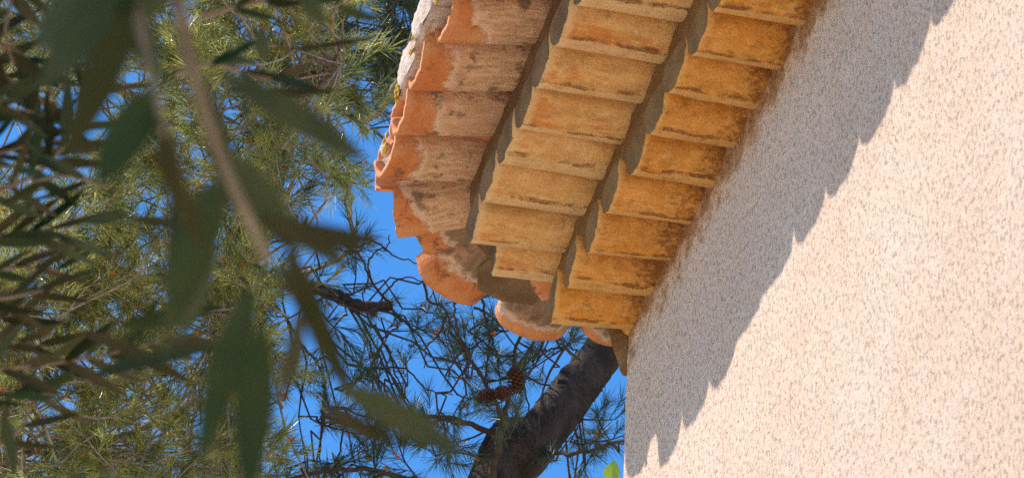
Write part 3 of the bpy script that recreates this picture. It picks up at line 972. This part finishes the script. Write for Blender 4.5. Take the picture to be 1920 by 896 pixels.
# bare curling twigs against the sky
for i, pl in enumerate([
    [(560, 430), (620, 452), (672, 462), (700, 452), (735, 478), (770, 490), (800, 500)],
    [(736, 573), (706, 540), (690, 500), (704, 470), (728, 462), (730, 440)],
    [(640, 455), (676, 480), (690, 520), (680, 560), (700, 590)],
    [(700, 590), (716, 560), (738, 530), (765, 520), (800, 530)],
    [(795, 520), (802, 560), (838, 585), (842, 640), (862, 690), (880, 760)],
    [(838, 590), (820, 630), (800, 650), (795, 690)],
    [(690, 700), (720, 640), (745, 610), (740, 590)],
    [(700, 610), (725, 650), (742, 700), (758, 750)],
    [(650, 740), (690, 690), (730, 700), (770, 760), (800, 820)],
    [(890, 575), (930, 600), (960, 640), (1010, 690)],
    [(905, 560), (912, 610), (930, 660), (940, 720)],
    [(620, 640), (650, 680), (700, 690), (760, 690), (800, 730), (850, 740)],
    [(1000, 640), (980, 700), (990, 760), (1000, 830)],
    [(1060, 650), (1030, 700), (1010, 780), (1015, 830)],
    [(560, 640), (600, 690), (610, 760), (600, 840), (610, 900)],
    [(540, 600), (575, 680), (560, 780), (580, 900)],
    ]):
    dd = 10.5 + .25 * math.sin(i * 2.3)
    limbsA.append(limb(pineA, pixpath([(x, y, dd + .04 * math.sin(k)) for k, (x, y) in enumerate(pl)]), .0055, .0020, M['twig_dark'], 'branch', 5, .1, sub=5, jit=.004, seed=60 + i))
cs = []
for (px, py) in [(765, 592), (735, 612), (872, 600), (915, 590), (905, 650), (930, 690), (700, 700), (740, 770), (640, 700), (850, 780), (880, 830), (690, 840), (760, 850), (820, 800), (1010, 640), (1060, 610), (1110, 640), (985, 700), (1090, 800), (1140, 820), (1060, 870), (1120, 870), (1010, 880), (600, 620), (640, 800), (640, 870), (700, 890), (930, 760), (960, 800), (980, 850), (600, 560), (620, 440), (650, 480), (860, 700), (1035, 760)]:
    for _ in range(2):
        qx, qy = px + rg.normal(0, 24), py + rg.normal(0, 18)
        if abs((qx - 1025) * .66 + (qy - 800) * .75) < 75 and rg.random() < .75: continue
        cs.append(at(qx, qy, rg.uniform(10.0, 11.4)))
for _ in range(70):
    px = rg.uniform(500, 1180); py = rg.uniform(560, 1020)
    if py < 900 and rg.random() > .35 + .5 * (900 - px) / 400 * (py > 700): continue
    if abs((px - 1025) * .66 + (py - 800) * .75) < 75: continue
    cs.append(at(px, py, rg.uniform(10.2, 11.8)))
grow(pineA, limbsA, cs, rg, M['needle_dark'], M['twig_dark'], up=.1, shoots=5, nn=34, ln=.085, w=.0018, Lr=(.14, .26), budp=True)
# unseen crown clusters added along the sun's path to keep the lower branches shaded
rg = np.random.default_rng(22)
nd = Needles(); tw = Geo()
up_l = [q for l in limbsA[:1] for q in l]
base_c = at(880, 730, 10.8)
for _ in range(60):
    t = rg.uniform(2.6, 4.4)
    c = base_c + SUN * t + Vector((rg.uniform(-1.0, 1.0), rg.uniform(-.9, .9), rg.uniform(-.5, .5)))
    pr = project(c)
    if pr and -260 < pr[0] < 1980 and -260 < pr[1] < 960: continue
    cluster(nd, tw, c, rv(rg, .5) + Vector((0, 0, .4)), .4, rg, 7, 34, .1, .004)
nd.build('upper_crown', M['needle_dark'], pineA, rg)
tag(tw.build('upper_twigs', M['twig_dark'], pineA), kind='stuff')

# cones
def cone_mesh(seed):
    V = []; F = []
    rr = random.Random(seed)
    Lc, Rc = .085, .026
    # core
    g = Geo()
    g.tube([(0, 0, -.002), (0, 0, .02), (0, 0, .05), (0, 0, Lc)], [.004, .012, .010, .003], 8)
    V += g.v; F += g.f
    N = 78
    for i in range(N):
        t = (i + .5) / N
        a = i * 2.39996
        z = Lc * t * .95
        rad = Rc * (math.sin(math.pi * (t * .82 + .12)) ** .8)
        c_, s_ = math.cos(a), math.sin(a)
        o_ = Vector((c_, s_, 0)); tn = Vector((-s_, c_, 0))
        tilt = .1 + .9 * t
        d = (o_ + Vector((0, 0, tilt - .15))).normalized()
        nrm = d.cross(tn)
        b0 = Vector((0, 0, z)) + o_ * .004
        w = .0085 * (1 - .35 * t)
        tip = b0 + d * rad
        b = len(V)
        V += [b0 - tn * w * .3, b0 + tn * w * .3, tip + tn * w, tip + d * .003, tip - tn * w,
              b0 - tn * w * .3 - nrm * .002, b0 + tn * w * .3 - nrm * .002, tip + tn * w - nrm * .004, tip + d * .003 - nrm * .004, tip - tn * w - nrm * .004]
        F += [(b, b + 1, b + 2, b + 3, b + 4), (b + 9, b + 8, b + 7, b + 6, b + 5)]
        for q in range(5):
            F.append((b + q, b + 5 + q, b + 5 + (q + 1) % 5, b + (q + 1) % 5))
    return V, F
V, F = cone_mesh(1)
cd3 = [(968, 714, 10.15, (.25, .1, .9), 1.0), (942, 736, 10.1, (-.1, .5, -.4), .85), (912, 742, 10.12, (-.8, .2, .3), .8)]
cproto = None
for (px, py, dd, dr, sc) in cd3:
    p = at(px, py, dd)
    q = Vector(dr).normalized().to_track_quat('Z', 'Y')
    mw = Matrix.Translation(p) @ q.to_matrix().to_4x4() @ Matrix.Scale(sc, 4) @ Matrix.Translation((0, 0, -.035))
    if cproto is None:
        cproto = mesh('pine_cone', V, F, M['cone'], pineA, smooth=False, mw=mw)
    else:
        c = cproto.copy(); COL.objects.link(c); c.parent = pineA
        c.matrix_local = Matrix.Translation(-Vector(ABS[pineA.name])) @ mw

# ------------------------------------------------------------------ olive tree
olive = root('olive_tree', (3.4, 5.3, 0), 'out of focus olive tree with dark drooping leaves in front on the left', 'olive tree')
rg = np.random.default_rng(31)
def olive_leaf(G, base, direc, nrm, L, Wd, curl=.12, fold=.25, mi=0):
    x = Vector(direc).normalized(); nrm = Vector(nrm)
    z = nrm - x * nrm.dot(x)
    if z.length < 1e-3: z = x.orthogonal()
    z.normalize(); y = z.cross(x)
    b = len(G.v); nu = 9
    for i in range(nu + 1):
        t = i / nu
        w = Wd / 2 * max(.03, math.sin(math.pi * min(1, .03 + .97 * t) ** .85)) ** .75
        if t > .97: w = Wd * .02
        for s in (-1, 0, 1):
            G.v.append(Vector(base) + x * L * t + y * w * s + z * (abs(s) * w * fold - curl * L * (t - .3) ** 2)); G.uv.append((t, s))
    for i in range(nu):
        for j in range(2):
            a = b + i * 3 + j
            G.f.append((a, a + 1, a + 4, a + 3)); G.mi.append(mi)
def one_leaf(q):
    g_ = Geo()
    leaf_px(g_, *q[:7], tilt=q[7], mi=q[8], curl=.12)
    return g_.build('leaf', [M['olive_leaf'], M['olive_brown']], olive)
def leaf_px(G, x0, y0, x1, y1, d0, d1, wpx, tilt=0.0, mi=0, curl=.1):
    a = at(x0, y0, d0); b = at(x1, y1, d1)
    n_ = (Vector(CAM) - a).normalized()
    ax = (b - a).normalized()
    sd = n_.cross(ax).normalized()
    n2 = (n_ * math.cos(tilt) + sd * math.sin(tilt))
    if rg.random() < .5: n2 = -n2
    olive_leaf(G, a, b - a, n2, (b - a).length, wpx * .76 / FPX * d0 / max(.35, math.cos(tilt)), curl=curl, mi=mi)

# the near hanging branch, about 1.3 m from the camera
brn = limb(olive, pixpath([(250, -900, 1.75), (290, -420, 1.5), (325, -60, 1.36), (345, 60, 1.34), (375, 180, 1.33), (425, 320, 1.33), (480, 440, 1.33), (505, 490, 1.33)]), .0045, .0020, M['olive_bark'], 'branch', 8, .05, seed=90)
limb(olive, pixpath([(240, -500, 1.5), (250, -60, 1.30), (262, 40, 1.25), (285, 140, 1.22), (310, 250, 1.20)]), .0030, .0014, M['olive_bark'], 'branch', 8, .05, seed=91)
G = Geo()
near = [
    (425, 145, 705, 305, 1.36, 1.42, 74, .2, 0), (500, 425, 705, 455, 1.33, 1.40, 74, .3, 1), (500, 400, 665, 500, 1.36, 1.42, 62, .2, 0),
    (405, 340, 325, 600, 1.33, 1.38, 105, .1, 0), (325, 360, 322, 690, 1.38, 1.44, 46, .5, 0), (540, 470, 655, 745, 1.32, 1.38, 66, .2, 1),
    (470, 540, 372, 860, 1.33, 1.40, 84, .2, 0), (490, 620, 462, 930, 1.33, 1.30, 96, .1, 0), (640, 725, 885, 855, 1.30, 1.36, 80, .2, 0),
    (600, 760, 740, 830, 1.28, 1.34, 56, .3, 1), (375, 150, 450, 420, 1.34, 1.40, 66, .3, 0), (445, 300, 560, 480, 1.33, 1.36, 82, .2, 0),
    (240, -60, 75, 170, 1.28, 1.30, 120, .1, 0), (250, 20, 120, 300, 1.25, 1.28, 95, .2, 1), (290, 170, 180, 350, 1.21, 1.22, 110, .1, 0),
    (230, -20, 300, 150, 1.25, 1.28, 84, .3, 0), (300, 220, 345, 420, 1.2, 1.22, 62, .4, 1), (340, 340, 380, 470, 1.18, 1.2, 50, .3, 1),
    (330, -40, 180, 60, 1.3, 1.36, 90, .2, 0), (400, 420, 340, 660, 1.40, 1.46, 60, .4, 0), (560, 590, 530, 760, 1.33, 1.38, 54, .4, 1),
    (170, -60, 60, 110, 1.35, 1.42, 80, .1, 0), (520, 500, 610, 640, 1.35, 1.4, 50, .5, 0)]
for q in near:
    one_leaf(q)

# mid-distance sprays on the left, 2.4 to 3 m away
def spray(pl, d0, d1, spacing, Lpx, wpx, side=(.55, 1.0), r=.003, seed=0, mi_p=.6, flip=1):
    G = Geo()
    d0 *= 1.22; d1 *= 1.22
    rr = random.Random(seed)
    n = len(pl)
    pts = [(x, y, d0 + (d1 - d0) * i / (n - 1)) for i, (x, y) in enumerate(pl)]
    limb(olive, pixpath(pts), r, r * .45, M['olive_bark'], 'branch', 6, .05, seed=seed)
    # walk in pixel space along the twig, a pair of leaves at each node
    acc = 0
    for i in range(n - 1):
        x0, y0, a0 = pts[i]; x1, y1, a1 = pts[i + 1]
        seg = math.hypot(x1 - x0, y1 - y0)
        t = -acc / seg
        while True:
            t += spacing / seg
            if t > 1: acc = (1 - (t - spacing / seg)) * seg; break
            px, py, dd = x0 + (x1 - x0) * t, y0 + (y1 - y0) * t, a0 + (a1 - a0) * t
            ang = math.atan2(y1 - y0, x1 - x0)
            for sgn in (-1, 1):
                if rr.random() < .12: continue
                a = ang + sgn * rr.uniform(*side)
                L = Lpx * rr.uniform(.7, 1.2)
                leaf_px(G, px, py, px + math.cos(a) * L, py + math.sin(a) * L, dd, dd + rr.uniform(-.03, .05), wpx * rr.uniform(.6, .95), tilt=rr.uniform(-1.0, 1.0), mi=1 if rr.random() < mi_p else 0, curl=rr.uniform(-.1, .25))
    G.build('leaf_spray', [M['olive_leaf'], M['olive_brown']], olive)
spray([(-80, 700), (60, 685), (180, 668), (300, 640)], 2.7, 2.8, 40, 120, 30, seed=1, side=(.2, .8))
spray([(-60, 380), (60, 330), (110, 285), (170, 215), (215, 150)], 2.6, 2.7, 42, 120, 30, seed=2)
spray([(-80, 460), (20, 440), (100, 430)], 2.6, 2.65, 34, 130, 28, seed=3, side=(.1, .6))
spray([(-100, 180), (0, 200), (60, 210)], 2.5, 2.6, 34, 110, 28, seed=4, side=(.1, .8))
spray([(-60, 60), (20, 90), (70, 130), (110, 200)], 2.7, 2.7, 38, 110, 32, seed=5)
spray([(-100, 620), (-20, 600), (50, 590)], 2.7, 2.75, 34, 120, 26, seed=6, side=(.1, .7))
spray([(10, -100), (20, 0), (10, 60), (25, 120)], 2.6, 2.6, 40, 120, 38, seed=7)
spray([(-100, 760), (0, 735), (100, 740)], 2.7, 2.8, 42, 120, 26, seed=8, side=(.1, .6))
spray([(-60, 520), (30, 500), (110, 505)], 2.8, 2.9, 42, 110, 26, seed=9, side=(.1, .6))
spray([(330, 140), (400, 120), (480, 145), (560, 150)], 2.3, 2.3, 60, 110, 28, seed=10, side=(.05, .4))
spray([(380, 30), (480, 5), (600, -10)], 2.3, 2.4, 60, 110, 30, seed=11, side=(.05, .6))
spray([(-40, 860), (40, 800), (60, 740)], 2.8, 2.8, 50, 110, 26, seed=12, side=(.4, .9))
spray([(200, 350), (130, 330), (60, 340)], 2.5, 2.5, 36, 100, 28, seed=13, side=(.2, .8))
G = Geo()
spray([(-90, 300), (-10, 290), (60, 270), (120, 262)], 2.7, 2.7, 36, 120, 26, seed=21, side=(.2, .8), mi_p=.8)
spray([(-90, 560), (0, 560), (80, 545)], 2.6, 2.6, 36, 120, 24, seed=22, side=(.15, .6), mi_p=.8)
spray([(-90, 655), (0, 640), (90, 650)], 2.9, 2.9, 40, 110, 24, seed=23, side=(.15, .7), mi_p=.8)
spray([(-60, 120), (0, 140), (70, 180), (100, 230)], 2.9, 2.9, 36, 110, 30, seed=25, side=(.3, .9), mi_p=.6)
for q in [(490, 55, 492, 118, 2.2, 2.22, 36, .1, 0), (632, 14, 722, 42, 2.1, 2.14, 30, .3, 0), (560, -20, 612, 50, 2.0, 2.02, 46, .1, 0), (300, 640, 445, 650, 2.6, 2.65, 40, .3, 1),
          (230, 610, 420, 575, 2.5, 2.5, 44, .2, 0), (8, 780, 30, 890, 2.4, 2.4, 34, .2, 0), (180, 700, 420, 640, 2.6, 2.6, 34, .6, 0), (240, 400, 150, 420, 2.6, 2.6, 28, .2, 0),
          (430, 170, 640, 175, 2.4, 2.45, 24, .5, 1), (150, 620, 330, 690, 2.7, 2.7, 30, .4, 1), (540, 95, 720, 70, 2.5, 2.5, 16, .4, 1), (250, 410, 390, 430, 2.5, 2.5, 26, .4, 1)]:
    one_leaf(q)

# unseen trunk, limbs and canopy; the canopy is added to shade the hanging leaves
limb(olive, [(3.4, 5.3, 0), (3.35, 5.2, .6), (3.45, 5.25, 1.3), (3.3, 5.1, 2.0)], .13, .09, M['olive_bark'], 'trunk', 14, .15, seed=95)
lo = []
for i, pl in enumerate([[(3.3, 5.1, 2.0), (3.0, 5.0, 2.7), (2.6, 4.9, 3.4), (2.2, 4.8, 3.9)], [(3.3, 5.1, 2.0), (3.5, 4.5, 2.8), (3.3, 4.0, 3.6), (2.9, 3.6, 4.2)], [(3.3, 5.1, 2.0), (3.6, 5.4, 2.9), (3.5, 5.6, 3.8), (3.2, 5.8, 4.4)], [(2.6, 4.9, 3.4), (2.0, 5.2, 3.7), (1.5, 5.3, 3.8)], [(3.5, 4.5, 2.8), (2.6, 4.2, 3.2), (2.1, 3.9, 3.4)]]):
    lo.append(limb(olive, pl, .05, .015, M['olive_bark'], 'branch', 8, .1, seed=96 + i))
lo = [q for l in lo for q in l]
la = np.array([tuple(q) for q in lo])
G = Geo()
cen = []
ctr = [at(350, 400, 1.32), at(100, 400, 3.3), at(550, 600, 1.35), at(250, 100, 1.3), at(60, 700, 3.3), at(40, 200, 3.2), at(200, 300, 3.2), at(480, 60, 2.3)]
cnt = 0
while cnt < 2200:
    c0 = ctr[int(rg.integers(len(ctr)))]
    c = c0 + SUN * float(rg.uniform(.3, 1.5)) + rv(rg, .22)
    ok = True
    d = rv(rg).normalized()
    for k in range(5):
        pr = project(c + d * .05 * k)
        if pr and -90 < pr[0] < 2050 and -120 < pr[1] < 1050: ok = False
    if not ok: continue
    cnt += 1
    near_ = lo[int(np.argmin(np.linalg.norm(la - np.array(c), axis=1)))]
    for k in range(5):
        p = c + d * .04 * k
        for s in (-1, 1):
            e = (d + rv(rg, .6)).normalized()
            olive_leaf(G, p, e, rv(rg), .06, .016, mi=0)
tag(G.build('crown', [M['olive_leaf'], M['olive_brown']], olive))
